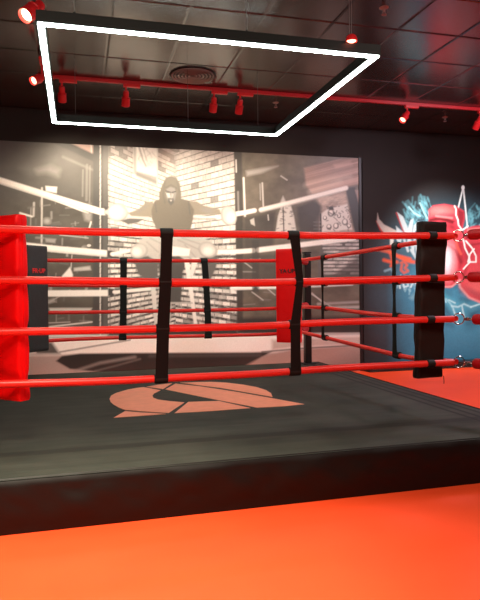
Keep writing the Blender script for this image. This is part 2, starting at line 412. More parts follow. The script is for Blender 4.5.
    for x, y, r in ((331, 213, 3.4), (329, 227, 2.6), (336, 226, 2.8), (345, 222, 3), (325, 218, 2), (339, 216, 2), (349, 226, 2)):
        A.ell(x, y, r, r*1.1, .08, 0, .2, .85); A.ell(x-.2, y-.4, r*.6, r*.75, .82, 0, .3)
    A.poly([(328.5, 207), (333, 206.5), (334, 210), (329, 210)], .04, .6)
    for i in range(46):
        x = random.uniform(322, 351); y = random.uniform(206, 231); A.line([(x, y), (x+random.uniform(-2.5, 2.5), y+random.uniform(-2, 2.5))], .9, .06, .5, .75)
    A.line([(320.5, 214), (321, 236)], 1.5, .04)
    for y in (222, 225.5, 229): A.line([(314, y), (320, y)], 1, .5, .6)
    A.poly([(345.5, 188), (355, 187), (361, 212), (361, 236), (356, 236), (350, 208)], .035, .8); A.poly([(355, 190), (360, 190), (360, 208)], (.3, .22, .2), .8)
    A.poly([(282, 204), (290, 203), (294, 216), (297, 236), (275, 236), (278, 216)], .62, .8)
    for i in range(60):
        y = random.uniform(205, 236); x = random.uniform(276, 295); A.line([(x, y), (x+2, y+random.uniform(-.5, .5))], .8, .12, .5, .7)
    A.line([(283, 205), (284, 236)], 1.2, .07); A.poly([(280, 203), (283, 196), (286, 202), (284, 205)], .6, 1, .8)
    A.poly([(297, 207), (313, 200), (321, 205), (320, 238), (300, 240)], .045, 2, .8); A.poly([(244, 218), (276, 211), (273, 246), (244, 250)], .045, 2, .7)
    A.poly([(243, 256), (275, 254), (300, 252), (300, 284), (243, 285)], .05, 2, .6)
    A.poly([(250, 220), (254, 218), (255, 226), (251, 224)], .5, .6); A.line([(268, 215), (268.5, 220)], 1.2, .5)
    # lower right wall and bottom rail
    P = [(322, 241), (360, 238), (361, 276), (318, 276), (318, 262)]
    A.poly(P, .12, 1)
    for i in range(130):
        x = random.uniform(322, 357); y = 241+random.randint(0, 9)*3.6; A.line([(x, y), (x+random.uniform(2, 8), y+random.uniform(-.4, .2))], 1.5, random.uniform(.3, .72), .7, .85)
    A.poly([(331, 276), (361, 254), (361, 276)], .07, 2, .75)
    for i in range(26):
        x = random.uniform(243, 300); y = random.uniform(258, 330); w = random.uniform(2, 13)
        A.line([(x, y), (x+w, y+random.uniform(-1, 1))], .9, random.uniform(.15, .55), .6, .7)
    for a, b in (((252, 292), (263, 300)), ((268, 289), (275, 295)), ((302, 288), (338, 311)), ((312, 293), (322, 302)), ((244, 262), (252, 268))): A.line([a, b], 1, .6, .5, .8)
    A.line([(300, 286.5), (352, 284)], 3, .65, .8); A.line([(318, 304), (358, 302)], 2.2, .35, 1); A.line([(330, 307.5), (360, 307)], 2.5, .42, 1)
    A.poly([(238, 318), (362, 316), (362, 334), (238, 336)], .035, 2)
    # ropes of the pictured ring
    R = .90
    A.line([(-90, 151), (0, 180.5), (54, 197.5), (100, 211.5), (106, 212)], 6.4, R, .7); A.line([(-90, 153.5), (0, 183.2), (54, 200), (104, 213.5)], 1.6, .45, 1, .6)
    A.poly([(104, 206), (109, 208), (109, 217), (105, 215)], .06, .8); A.line([(106, 212), (113, 212)], 4, .5, 1)
    A.line([(-90, 232), (24, 245.5), (60, 249.5), (107, 253.5)], 6.4, R, .7); A.line([(-90, 235), (24, 248.5), (107, 256)], 1.6, .5, 1, .6)
    A.poly([(107, 250), (112, 251), (112, 258), (107, 257)], .05, .8); A.line([(112, 254), (133, 250)], 3.6, .85, .7)
    A.line([(-90, 296), (46, 293.5), (108, 293)], 6.2, .82, .7); A.poly([(108, 288), (114, 289), (114, 296), (108, 296)], .04, .8); A.line([(114, 292), (150, 289)], 3, .8)
    A.line([(236, 214), (245, 212.5), (254.5, 210.5)], 4.4, R, .7); A.line([(261, 209.8), (285, 204), (310, 197.5), (346, 188)], 4.4, R, .8); A.line([(261, 212), (310, 200), (340, 192)], 1.3, .4, 1, .6)
    A.line([(218, 252), (240, 251.5), (253.5, 250.5)], 4.6, R, .7); A.line([(258.5, 250), (285, 246.8), (320, 242.5), (354, 238)], 5, R, .8)
    A.line([(232, 288), (252, 287.5)], 4.2, .85, .7); A.line([(259, 287), (300, 286.5)], 4, .8, .7)
    A.poly([(252, 240), (259, 240), (259, 292), (252, 292)], .05, .8, .7)
    # canvas of the pictured ring
    A.poly([(-90, 336), (362, 333), (362, 400), (-90, 400)], .92, 1.2)
    A.line([(-90, 339), (362, 334)], 1.5, .15, 1.2, .7)
    A.poly([(-90, 338), (52, 342), (60, 354), (-90, 356)], .10, 2); A.poly([(27, 352), (36, 351), (37, 354), (27, 355)], .6, .8)
    A.line([(60, 352), (130, 340)], 1.3, .2, .8)
    A.poly([(-90, 357), (60, 355), (260, 353), (362, 347), (362, 400), (-90, 400)], (.42, .36, .33), 2)
    A.poly([(56, 361), (62, 356), (80, 353.5), (130, 353), (250, 352.5), (271, 352), (262, 357), (250, 366), (200, 372), (150, 372), (100, 372), (70, 369)], .03, 1)
    A.line([(75, 371), (100, 363), (135, 357)], 2.6, .30, 1.4, .75); A.line([(95, 371), (115, 366), (140, 359)], 1.4, .22, 1, .6)
    A.line([(150, 356), (260, 355)], 1.6, .12, 2, .7)
    A.poly([(262, 357), (290, 350), (362, 345), (362, 400), (240, 400), (245, 366)], (.40, .29, .25), 1.5)
    A.poly([(272, 340), (362, 336), (362, 345), (300, 347), (272, 350)], (.46, .36, .31), 2, .8)
    A.line([(262, 352), (300, 348.5), (362, 345)], 1.3, .07, .8)
    A.poly([(310, 372), (362, 352), (362, 400), (300, 400)], .12, 8, .6)
    # the boxer on the stool
    SK, HD = (.26, .235, .19), (.165, .15, .12)
    A.ell(118, 212.3, 10.2, 9.2, .30, 0, .08); A.ell(117.6, 212, 9.2, 8.3, .56, 0, .15); A.ell(115.5, 212.5, 6.4, 6, .80, 0, .5)                      # glove
    A.line([(123, 206), (127.5, 211), (127.5, 217)], 1.6, .45, .9); A.line([(126, 207), (130, 213)], 1.3, .7, .7)
    A.poly([(128, 213), (138, 209.5), (146, 202.5), (153, 201), (156, 215), (144, 218.5), (131, 216)], SK, .8)
    A.poly([(121, 220.5), (130, 218), (145, 218.5), (138, 222.5), (128, 224.5)], .12, .8)
    A.line([(128, 217), (148, 218)], 2.2, .62, .8); A.line([(138, 212), (147, 206)], 2.5, .22, 1.6, .6)
    A.ell(228.5, 215.5, 7.8, 9.6, .28, -.25, .1); A.ell(228.7, 215.3, 6.9, 8.6, .55, -.25, .15); A.ell(231, 218, 4.4, 5.2, .80, 0, .5); A.line([(222, 209), (222.5, 220)], 1.6, .4, .9)
    A.poly([(188, 201), (197, 201.5), (204, 205.5), (220, 209.5), (221, 214), (205, 215), (193, 215)], SK, .8)
    A.ell(207, 210.5, 6, 2.6, .26, .2, .5, .7); A.line([(193, 216.7), (220, 217.2)], 1.7, .75, .7); A.line([(193, 219), (216, 219)], 1, .25, .7)
    A.poly([(154.5, 201), (161, 199), (171, 204), (181, 198.5), (188.5, 200.5), (194, 210), (193, 219), (189.5, 234), (158.5, 234), (152, 219), (151.5, 210)], HD, .7)
    A.line([(155, 202), (156.5, 212)], 1.2, .12, .8, .8); A.line([(188.5, 202), (190, 214)], 1.2, .12, .8, .8)
    A.poly([(166, 177.5), (171.5, 175.8), (176.5, 177.5), (180, 184), (181.3, 194), (181, 203), (175, 207), (166, 206), (159.5, 202.5), (159, 194), (162, 185)], HD, .7)
    A.line([(165, 182), (163, 194), (165, 203)], 1, .10, 1, .6); A.line([(177, 181), (179.4, 192)], 1, .10, 1, .6)
    A.poly([(166.5, 189), (170, 187), (174.5, 188), (176.3, 193), (175, 199.5), (172, 203), (169, 202), (166, 197)], .25, .7)
    A.poly([(165.8, 192.3), (169.5, 193), (170.5, 197.5), (168, 197.5)], .60, .7); A.poly([(171.5, 193.4), (173.6, 194), (173, 197), (171.2, 199)], .42, .6)
    A.line([(166, 191), (170.5, 192.3)], 1, .04, .5); A.line([(172, 192.4), (175.5, 191.6)], 1, .04, .5); A.line([(166.5, 192.6), (169, 193)], .7, .05, .4)
    A.poly([(168, 198.5), (173.8, 198.5), (174, 202.5), (171, 205.5), (168, 202)], .11, .6); A.poly([(169.6, 199.8), (172.2, 199.8), (171, 201.6)], .5, .5)
    A.line([(166, 187.5), (171, 185), (176.5, 188)], 1, .09, 1, .7)
    # shorts, knees, boots
    A.poly([(150, 234), (196, 234), (212, 242), (214, 254), (196, 262), (184, 262), (176, 256), (163, 260), (146, 260), (136, 250), (140, 240)], .46, .9)
    for a, b in (((150, 238), (162, 244)), ((147, 242), (158, 252)), ((165, 240), (160, 256)), ((178, 240), (200, 250)), ((182, 238), (206, 246)), ((174, 246), (190, 258)), ((185, 245), (196, 258))): A.line([a, b], 1, .30, .9, .8)
    A.poly([(133, 258), (148, 256), (158, 262), (158, 278), (148, 281), (138, 274)], .10, 1); A.poly([(200, 258), (218, 256), (216, 268), (210, 281), (203, 281)], .10, 1)
    A.ell(139, 251, 8.6, 7.4, .25, -.3, .12); A.ell(139, 250.6, 7.8, 6.6, .52, -.3, .2); A.ell(136.5, 252, 4.5, 4, .80, 0, .5); A.ell(208, 250, 9.6, 7.6, .25, .35, .12); A.ell(208, 249.6, 8.8, 6.8, .5, .35, .2); A.ell(208, 251, 5, 4, .78, 0, .5)
    A.poly([(158, 262), (163, 258), (177, 254), (187, 262), (183, 272), (181, 303), (168, 303), (160, 285)], .07, 1)
    A.poly([(171, 246), (190, 249), (189, 256), (172, 256)], .85, .8)
    A.poly([(184, 259), (189, 259), (197.5, 325), (194, 325)], .82, .6); A.poly([(150, 280), (155, 280), (158, 325), (154.5, 325)], .62, .6)
    A.poly([(192, 258), (199, 258), (193, 276), (190, 276)], .75, .7)
    A.line([(168, 303), (192, 303)], 1.6, .5, .7); A.line([(171, 304), (170, 322)], 1.1, .45, .6); A.line([(181, 304), (182, 316)], 1, .4, .6)
    A.poly([(108, 326), (238, 324), (238, 335), (108, 336)], .05, 1.6)
    A.line([(155, 325), (158, 330)], 2, .5, 1); A.line([(194, 325), (196, 329)], 2, .5, 1)
    g = (vnoise(u*1.7, v*1.7)-.5)*.10
    return np.clip(A.c*(1+g[:, None]), .004, .95)
grid_print('boxer_mural', -2.3, 4.29, 0.0, 3.345, .0075, WY-.014, paint_boxer, 'print',
           'huge black and white photo mural of a hooded boxer seated against bricks', 'mural')

def paint_gloves(u, v):
    A = Art(u, v, (.015, .0085, .006))
    d = np.hypot((u-462)/78, (v-288)/104); g = np.clip(1.30-d, 0, 1)**1.2
    up = np.clip((v-178)/70, 0, 1)**1.1
    blue = np.array([.06, .26, .38]); n = fbm(u*.05, v*.06)
    k = (g*up*(.55+.75*n))[:, None]; A.c = A.c*(1-np.clip(k, 0, 1))+blue*np.clip(k, 0, 1)*1.0
    A.poly([(363, 235), (396, 250), (402, 300), (398, 368), (363, 371)], (.045, .045, .055), 16, .6)
    A.poly([(404, 280), (520, 300), (520, 372), (404, 372)], (.06, .25, .40), 18, .75)
    A.poly([(446, 296), (520, 318), (520, 352), (446, 340)], (.08, .34, .50), 14, .6)
    # dark smoke
    for i in range(60):
        x = random.uniform(445, 520); y = random.uniform(285, 325); A.ell(x, y, random.uniform(2, 7), random.uniform(1.5, 4), (.02, .06, .09), random.uniform(-.8, .8), .9, .35)
    # splashes around the gloves
    CY_ = (.20, .60, .70)
    for i in range(90):
        x = random.uniform(405, 432); y = random.uniform(200, 232)
        A.line([(x, y), (x+random.uniform(-6, 1), y-random.uniform(2, 9))], random.uniform(.6, 2), CY_, .9, .28)
    for i in range(60):
        x = random.uniform(466, 500); y = random.uniform(205, 228)
        A.line([(x, y), (x+random.uniform(-2, 6), y-random.uniform(2, 9))], random.uniform(.6, 2.2), CY_, .9, .32)
    A.line([(409, 207), (414, 213), (420, 216)], 1.3, (.4, .7, .75), .7); A.line([(420, 203), (424, 212), (427, 218)], 1.2, (.35, .7, .75), .7)
    # lightning
    for pts, w in (([(446, 299), (450, 303), (453, 308), (455, 314), (457, 322)], 1.3), ([(452, 306), (458, 307), (464, 304), (471, 307)], 1.5), ([(462, 306), (463, 312), (465, 319)], 1.1),
                   ([(471, 307), (480, 304), (492, 309)], 1.3), ([(446, 302), (442, 296)], 1.2), ([(449, 300), (455, 303)], 1)):
        A.line(pts, w+4, (.10, .45, .60), 3.5, .55); A.line(pts, w, (.55, .88, .92), .8)
    # graffiti letters
    Wt = (.42, .50, .52); Rd = (.50, .03, .03)
    A.poly([(376.5, 221), (382, 227), (388, 233), (394, 236), (386, 236), (380, 230)], Rd, 1)
    A.poly([(377.5, 213), (379, 219), (384, 224.5), (391, 228), (397, 231), (401, 235), (386, 235), (381, 229), (377, 222)], (.46, .41, .37), .7)
    A.poly([(390, 236), (394, 236), (393, 247), (390, 248)], (.55, .55, .5), .7)
    A.poly([(397, 212), (403, 216.5), (408, 228), (410.5, 220), (413.5, 218.5), (412, 234), (405, 234), (401, 224)], Wt, .6); A.line([(396.5, 213), (404, 233)], 1, Rd, .8, .8)
    A.poly([(396, 226), (403, 232), (404, 236), (397, 235)], Wt, .7)
    A.line([(413.5, 234), (415, 226), (418.5, 223), (419.5, 234)], 2.6, Wt, .7); A.line([(415, 230), (419, 229)], 1.3, Wt, .6)
    for a, b in (((396, 236), (400, 244)), ((401, 237), (399, 246)), ((404, 239), (408, 251)), ((409, 238), (407, 247)), ((410, 240), (414, 254)), ((415, 239), (413, 250)), ((416, 242), (417.5, 257)), ((411, 250), (416, 258))):
        A.line([a, b], 2.3, Wt, .7, .9)
    Og = (.62, .085, .03)
    for pts, w in (([(382, 250), (390, 252), (398, 256), (410, 259)], 3), ([(384, 260), (391, 262), (397, 262)], 3), ([(390, 252), (393, 262), (391, 266)], 2.4), ([(399, 257), (408, 261), (414, 262)], 3.2),
                   ([(401, 263), (404, 261.5), (407, 265), (405, 268), (408, 271), (404, 273), (401, 270), (402, 264)], 1.8)):
        A.line(pts, w, Og, 1.2, .9)
    A.line([(381, 250), (388, 249)], 3, (.3, .12, .08), 2, .6)
    for i in range(26):
        x = random.uniform(397, 419); y = random.uniform(274, 290); A.line([(x, y), (x+random.uniform(-1.5, 1.5), y+random.uniform(2, 5))], 1.2, (.3, .55, .62), .8, .6)
    A.line([(385, 271), (391, 269), (395, 274)], 1.6, (.25, .4, .48), 1.2, .8); A.line([(399, 279), (400, 288)], 1.6, (.5, .68, .72), .6); A.line([(403, 280), (404, 287), (408, 286), (408, 281)], 1.5, (.5, .68, .72), .6); A.line([(411, 287), (414, 280), (417, 286)], 1.5, (.5, .68, .72), .6)
    A.poly([(409, 298), (415, 292), (417, 300), (412, 300)], (.2, .42, .5), 1.5, .6)
    # strings
    St = (.80, .88, .88)
    A.line([(463, 188), (458, 209)], 1.2, St, .6); A.line([(463.3, 188), (467.5, 228)], 1.2, St, .6); A.ell(463, 187.5, 1.6, 2.2, St)
    # right glove
    GR = (.60, .050, .075); GD = (.16, .008, .014); GP = (.85, .35, .33)
    A.poly([(461, 238), (465, 229), (473, 226), (484, 225), (500, 229), (512, 245), (514, 270), (506, 292), (492, 302), (480, 303), (470, 298), (461, 288), (457, 275), (459, 262), (463, 252)], GR, .9)
    A.line([(457, 272), (460, 287), (469, 297.5), (480, 302), (492, 301)], 2, (.85, .42, .4), 1, .8); A.ell(478, 288, 12, 8, (.80, .20, .18), .1, .8, .6); A.ell(474, 293, 11, 3, (.10, .03, .06), .45, .7, .35)
    A.line([(466, 238), (480, 237), (498, 240)], 1.6, GD, 1); A.line([(470, 245), (484, 243)], 1.4, GD, 1, .7); A.ell(470, 250, 6, 9, GD, .3, .8, .5); A.line([(468, 230), (482, 228)], 2, GP, 1, .7)
    A.ell(482, 268, 14, 9, (.62, .09, .10), 0, .8, .6); A.line([(466, 252), (468, 262), (464, 275)], 2, GD, 2, .6)
    # left glove
    A.poly([(429, 210), (433, 205.5), (444, 204), (456, 206), (464, 211), (465, 218), (462, 231), (463, 240), (464, 255), (464, 270), (459, 282), (450, 288), (442, 287), (434, 278), (430, 255), (428, 235)], GR, .9)
    A.poly([(430, 210), (434, 206.5), (444, 205), (455, 207), (455, 214), (444, 212), (430, 217)], (.70, .10, .10), 1.2)
    A.poly([(429, 219), (436, 217), (447, 218), (455, 221), (453, 224), (440, 220.5), (429, 222)], GD, 1); A.poly([(457, 208), (464, 212), (464, 219), (461, 229), (458, 222)], GD, 1.4, .8)
    A.line([(436, 216), (452, 218)], 1.4, GP, 1, .7); A.ell(441, 211, 8, 3, (.85, .25, .24), .05, .8, .6); A.ell(452, 227, 5, 3, GD, .5, .7, .7)
    A.ell(449, 262, 5.6, 14, (.86, .52, .54), .05, .8, .9); A.ell(447.5, 261, 3, 11, (.84, .80, .86), .05, .7, .9)
    A.poly([(457, 240), (463, 242), (464, 262), (460, 268), (457, 255)], GD, 2, .6); A.line([(448, 245), (455, 250), (461, 262)], 1.6, GD, 1.4, .6)
    A.line([(459, 232), (455, 238), (457, 246), (461, 254)], 2, (.75, .12, .08), 1.2, .8); A.line([(444, 287), (452, 286.5), (460, 280)], 1.4, (.85, .45, .42), .9, .8)
    # laces
    for pts in ([(454.5, 206), (456, 209), (456, 215), (458, 220), (458.5, 225), (462, 230), (464, 229), (468, 226)], [(463.5, 240), (465, 248), (469, 256), (470, 262)],
                [(466, 241), (472, 248), (476, 256), (476, 262), (468, 262), (470, 254), (474, 249)], [(470, 262), (466, 266), (463.5, 269)]):
        A.line(pts, 1.4, (.84, .84, .82), .5)
    gn = (vnoise(u*1.3, v*1.3)-.5)*.14
    return np.clip(A.c*(1+gn[:, None]), .004, .95)
grid_print('glove_mural', 4.36, 7.3, .09, 3.3, .0085, WY-.013, paint_gloves, 'paint',
           'airbrushed blue wall mural of hanging red boxing gloves and graffiti letters', 'mural')

# ------------------------------------------------------------------ ring platform
X0, X1, Y0, Y1, ZM = -1.07, 3.19, 3.43, 7.72, .305
plat = thing('ring_platform', ((X0+X1)/2, (Y0+Y1)/2, 0), 'low black boxing ring platform with a coral emblem on its canvas', 'ring platform')
def local(o, p):        # part built in world coordinates under a thing without rotation
    o.parent = p; o.location = -Vector(p.location); return o
bm = box(BM(), (X0+.03, Y0+.03, .0), (X1-.03, Y1-.03, ZM-.02)); local(obj('frame', bm, 'post'), plat)
bm = BM(); n = 60; rings = []
grid = [[bm.verts.new((X0+(X1-X0)*i/n, Y0+(Y1-Y0)*j/n, ZM - (.012 if i in (0, n) or j in (0, n) else 0) + (.0025*math.sin(i*.8+j*.3) if 1 < i < n-1 and 1 < j < n-1 else 0)*.4)) for j in range(n+1)] for i in range(n+1)]
for i in range(n):
    for j in range(n): bm.faces.new((grid[i][j], grid[i+1][j], grid[i+1][j+1], grid[i][j+1]))
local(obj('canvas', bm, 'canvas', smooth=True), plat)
def apron(a, b, seed):
    a, b = Vector(a), Vector(b); L = (b-a).length; t = (b-a)/L; nrm = Vector((t.y, -t.x, 0))
    bm = BM(); nu, nv = 150, 14; g = []
    for i in range(nu+1):
        s = L*i/nu; row = []
        for j in range(nv+1):
            q = j/nv; z = ZM-.008-q*(ZM-.010)
            z0 = z + (math.sin(s*4.1+seed)*.002+math.sin(s*9.7+seed)*.001)*(1-q)
            belly = .012*math.sin(PI*min(1, q*1.1))
            w = .010*math.sin(s*2.6+seed+q*1.4)+.007*math.sin(s*6.3-q*3.2+seed)+.0045*math.sin(s*13+q*6.5)+.003*math.sin(s*27-q*9)
            off = .004+belly+abs(w)*math.sin(PI*q)**.7
            if j == 0: off = -.012; z0 = ZM-.004
            row.append(bm.verts.new(a+t*s+nrm*off+Vector((0, 0, z0))))
        g.append(row)
    for i in range(nu):
        for j in range(nv): bm.faces.new((g[i][j], g[i+1][j], g[i+1][j+1], g[i][j+1]))
    return local(obj('apron', bm, 'apron', smooth=True), plat)
apron((X0, Y0, 0), (X1, Y0, 0), 0.3); apron((X1, Y0, 0), (X1, Y1, 0), 1.7); apron((X1, Y1, 0), (X0, Y1, 0), 2.9); apron((X0, Y1, 0), (X0, Y0, 0), 4.1)
LG = [[(143.5,387.3),(136,388.2),(127.5,389.8),(116,393.2),(111,396),(109.6,399),(110.6,402),(113.7,404.7),(119,407.8),(125.2,410),(145.8,411.8),(168.7,413.2),(184.3,402.6),(168.7,401.2),(158,399.8),(153.5,398),(152.4,395.8),(154,393.6),(160.7,390.4)],
      [(113.7,418),(125.2,411.3),(140,412.6),(166,414.1)],
      [(146.5,386.9),(158,384.9),(172.2,383.3),(163,389.3)],
      [(165.3,389.6),(175.6,383.8),(200,386.5),(235,391.8),(271.5,398.3),(304.3,404.4),(284,406.4),(257.3,407.8),(228,402.2),(200,396.7)],
      [(180,382.8),(196,382.2),(210,382.0),(226,382.8),(243,384.8),(257,387.4),(266,390.3),(271,393.4),(272.6,397.2),(250,393.2),(220,388.0),(200,385.6)],
      [(174.5,413.4),(188.2,402.2),(204,401.6),(219,401.2),(250.5,408.3),(225,410.1),(200,411.9)]]
for k, pl in enumerate(LG):
    w = [on_z(x, y, ZM) for x, y in pl]; bm = prism(BM(), [(p[0], p[1]) for p in w], ZM-.002, ZM+.003)
    bmesh.ops.triangulate(bm, faces=[f for f in bm.faces if len(f.verts) > 4])
    local(obj('emblem_piece', bm, 'logo'), plat)

# ------------------------------------------------------------------ corner posts
NL, NR, FL, FR = Vector((-.60, 4.05, 0)), Vector((2.835, 4.05, 0)), Vector((-.60, 7.0, 0)), Vector((2.64, 7.0, 0))
POST = {'NL': Vector((-.88, 3.62, ZM)), 'NR': Vector((3.05, 3.62, ZM)), 'FL': Vector((-.88, 7.50, ZM)), 'FR': Vector((2.955, 7.53, ZM))}
PL = {'NL': 'black steel corner post beside the near left red pad', 'NR': 'black steel corner post at the near right corner',
      'FL': 'black steel corner post behind the far left black pad', 'FR': 'slim black corner post behind the small far red pad'}
for k, p in POST.items():
    t = thing('corner_post', p, PL[k], 'post', 'ring corner posts')
    bm = BM(); box(bm, (-.045, -.045, .012), (.045, .045, 1.47), .012); o = obj('shaft', bm, 'post', t)
    bm = BM(); box(bm, (-.085, -.085, .0), (.085, .085, .014), .004); obj('base_plate', bm, 'post', t)
    bm = BM(); box(bm, (-.05, -.05, 1.47), (.05, .05, 1.49), .006); obj('cap', bm, 'post', t)

# ------------------------------------------------------------------ ropes
names4 = ('topmost', 'second from top', 'third from top', 'lowest')
def interp(ps, n=40):
    ps = [Vector([float(c) for c in p]) for p in ps]; out = []
    for i in range(len(ps)-1):
        p0 = ps[max(i-1, 0)]; p1 = ps[i]; p2 = ps[i+1]; p3 = ps[min(i+2, len(ps)-1)]
        for k in range(n):
            t = k/n; out.append(.5*((2*p1)+(p2-p0)*t+(2*p0-5*p1+4*p2-p3)*t*t+(3*p1-3*p2+p3-p0)*t**3))
    out.append(ps[-1]); return out
RR = .0255
zf = {}
FRONT = [[(0, 229), (100, 232), (164, 233), (260, 234.6), (340, 235.6), (452, 235.6)], [(0, 280), (100, 281), (164, 282), (260, 282.5), (340, 280.5), (452, 277.5)],
         [(0, 332), (100, 330), (164, 328.5), (260, 326), (340, 322), (452, 319)], [(0, 384.3), (100, 381.4), (164, 378.4), (260, 373.6), (340, 368), (452, 362.5)]]
corner = {'NL': [], 'NR': [], 'FL': [], 'FR': []}
for k, px in enumerate(FRONT):
    pts = [on_y(x, y, 4.05) for x, y in px]; z0 = pts[0][2]
    pts = [(NL.x, 4.05, z0)] + pts[:-1] + [(NR.x-.05, 4.05, pts[-1][2])]
    corner['NL'].append(z0); corner['NR'].append(pts[-1][2])
    zf[k] = pts
    o = obj('ring_rope', tube(BM(), interp(pts), RR), 'rope', smooth=True); tag(o, 'thick red rope on the near side of the ring, %s of four' % names4[k], 'rope', 'near side ring ropes')
BACK = [[(50, 260.4), (120, 260.7), (260, 260.8)], [(50, 285.2), (120, 285.6), (260, 285)], [(50, 312.6), (120, 311.7), (260, 309)], [(50, 340.5), (120, 337.6), (260, 334.6)]]
for k, px in enumerate(BACK):
    pts = [on_y(x, y, 7.0) for x, y in px]; zl, zr = pts[0][2]-.005, (1.655, 1.36, 1.085, .775)[k]
    pts = [(FL.x, 7.0, zl)] + pts + [(FR.x-.03, 7.0, zr)]
    corner['FL'].append(zl); corner['FR'].append(zr)
    o = obj('ring_rope', tube(BM(), interp(pts), RR*.82), 'rope', smooth=True); tag(o, 'red rope on the far side of the ring, %s of four' % names4[k], 'rope', 'far side ring ropes')
def sidex(y): return FR.x+(NR.x-FR.x)*(7.0-y)/(7.0-4.05)
SIDE = [[(326, 257), (370, 250.2), (412, 243.4)], [(326, 283.5), (370, 282), (412, 281)], [(326, 308.2), (370, 313.6), (412, 317.2)], [(326, 337.8), (370, 348.6), (412, 358)]]
sidepts = []
for k, px in enumerate(SIDE):
    pts = []
    for x, y in px:
        X = 2.73
        for _ in range(4): p = on_x(x, y, X); X = sidex(p[1])
        pts.append(p)
    pts = [(FR.x, 6.97, corner['FR'][k])] + pts + [(NR.x, 4.08, corner['NR'][k])]; sidepts.append(pts)
    o = obj('ring_rope', tube(BM(), interp(pts), RR*.82), 'rope', smooth=True); tag(o, 'red rope receding along the right side, %s of four' % names4[k], 'rope', 'right side ring ropes')
for k in range(4):
    a, b = (NL.x, 4.08, corner['NL'][k]), (FL.x, 6.97, corner['FL'][k])
    o = obj('ring_rope', tube(BM(), interp([a, b]), RR*.82), 'rope', smooth=True); tag(o, 'red left side rope behind the big red pad, %s of four' % names4[k], 'rope', 'left side ring ropes')

# ------------------------------------------------------------------ corner rings and padded turnbuckles
cn = {'NL': 'near left', 'NR': 'near right', 'FL': 'far left', 'FR': 'far right'}; cp = {'NL': NL, 'NR': NR, 'FL': FL, 'FR': FR}
for key in ('NL', 'NR', 'FL', 'FR'):
    for k in range(4):
        z = corner[key][k]; c = cp[key].copy(); c.z = z; p = POST[key].copy(); p.z = z; d = (p-c); L = d.length-.05; d.normalize()
        t = thing('turnbuckle', c, 'red padded turnbuckle with steel ring at the %s corner, %s of four' % (cn[key], names4[k]), 'turnbuckle', '%s turnbuckles' % cn[key])
        side = Vector((-d.y, d.x, 0))
        nr = side if key != 'NR' else Vector((.25, .97, .1))
        obj('ring', torus(BM(), d*.0, .043, .0048, nr), 'steel', t, True)
        s0 = .12
        if key == 'NR' and k in (0, 1): s0 = .085
        bm = BM(); tube(bm, [d*.045, d*(L+.006)], .008, 10); tube(bm, [d*.045, d*.06, d*.09, d*.11], .01, 10, radii=[.008, .013, .013, .008]); obj('screw', bm, 'steel', t, True)
        R = .040
        bm = tube(BM(), [d*s0, d*(s0+.008), d*(s0+.02), d*(L-.05), d*(L-.035), d*(L-.03)], R, 20, radii=[R*.7, R*.93, R, R, R*.93, R*.7]); obj('cover', bm, 'cover', t, True)

# ------------------------------------------------------------------ corner pads
def text_mesh(txt, size, m, parent, M):
    cu = bpy.data.curves.new('lettering', 'FONT'); cu.body = txt; cu.size = size; cu.extrude = .002; cu.align_x = 'CENTER'; cu.align_y = 'CENTER'; cu.offset = size*.03
    tmp = bpy.data.objects.new('tmp_text', cu); COL.objects.link(tmp)
    me = bpy.data.meshes.new_from_object(tmp.evaluated_get(bpy.context.evaluated_depsgraph_get())); bpy.data.objects.remove(tmp)
    me.name = 'lettering'; me.materials.clear(); me.materials.append(MT[m]); me.transform(M)
    o = bpy.data.objects.new('lettering', me); COL.objects.link(o); o.parent = parent; return o
def pad(name, loc, rz, w, t, z0, z1, m, label, seed, wr=.006, crease=(), lean=0, text=None, tcol=None):
    e = thing(name, (loc[0], loc[1], z0), label, 'corner pad', 'ring corner pads'); e.rotation_euler = (0, 0, rz)
    bm = BM(); h = z1-z0; na, nz = 56, 90; rows = []
    r = random.Random(seed); ph = [r.uniform(0, 6) for _ in range(6)]
    for j in range(nz+1):
        z = h*j/nz; ez = min(z, h-z); cap = min(1, ez/.03); sc = .80+.20*math.sqrt(max(0, 1-(1-cap)**2)); ring = []
        pinch = sum(.25*math.exp(-((z+z0-c)/.045)**2) for c in crease)
        for i in range(na):
            th = 2*PI*i/na; c, s = math.cos(th), math.sin(th); ee = .16
            x = (abs(c)**ee)*(1 if c > 0 else -1)*w/2; y = (abs(s)**.42)*(1 if s > 0 else -1)*t/2*sc
            x *= (.97+.03*sc)*(1-pinch*.04); y *= (1-pinch)
            q = wr*(math.sin(z*9+ph[0]+x*7)*.6+math.sin(z*23+ph[1]-x*16)*.5+math.sin(z*41+x*31+ph[2])*.25)
            y += q*(1 if s > 0 else -1); x += wr*.3*math.sin(z*13+ph[3])+lean*(z/h-.5)
            ring.append(bm.verts.new((x, y, z)))
        rows.append(ring)
    for j in range(nz):
        for i in range(na): bm.faces.new((rows[j][i], rows[j][(i+1)%na], rows[j+1][(i+1)%na], rows[j+1][i]))
    bm.faces.new(rows[0][::-1]); bm.faces.new(rows[-1]); obj('cushion', bm, m, e, True)
    # piping down both edges
    bm = BM()
    for s in (-1, 1): tube(bm, [(s*(w/2-.002)+lean*(q/12-.5), 0, .02+(h-.04)*q/12) for q in range(13)], .005, 8)
    obj('piping', bm, m, e, True)
    if text:
        # lettering faces the camera side of the cushion (local -y)
        M = Matrix.Translation((0.0, -t/2-.006, h*.76)) @ Matrix.Rotation(PI/2, 4, 'X')
        text_mesh(text, .068, tcol, e, M)
    return e
s2 = .7071
pad('corner_pad', (-.435, 4.215), -PI/4, .28, .10, .60, 1.80, 'redpad', 'big bright red corner pad at the left edge, nearest the camera', 3, .004, crease=(1.68, 1.38, 1.07, .74))
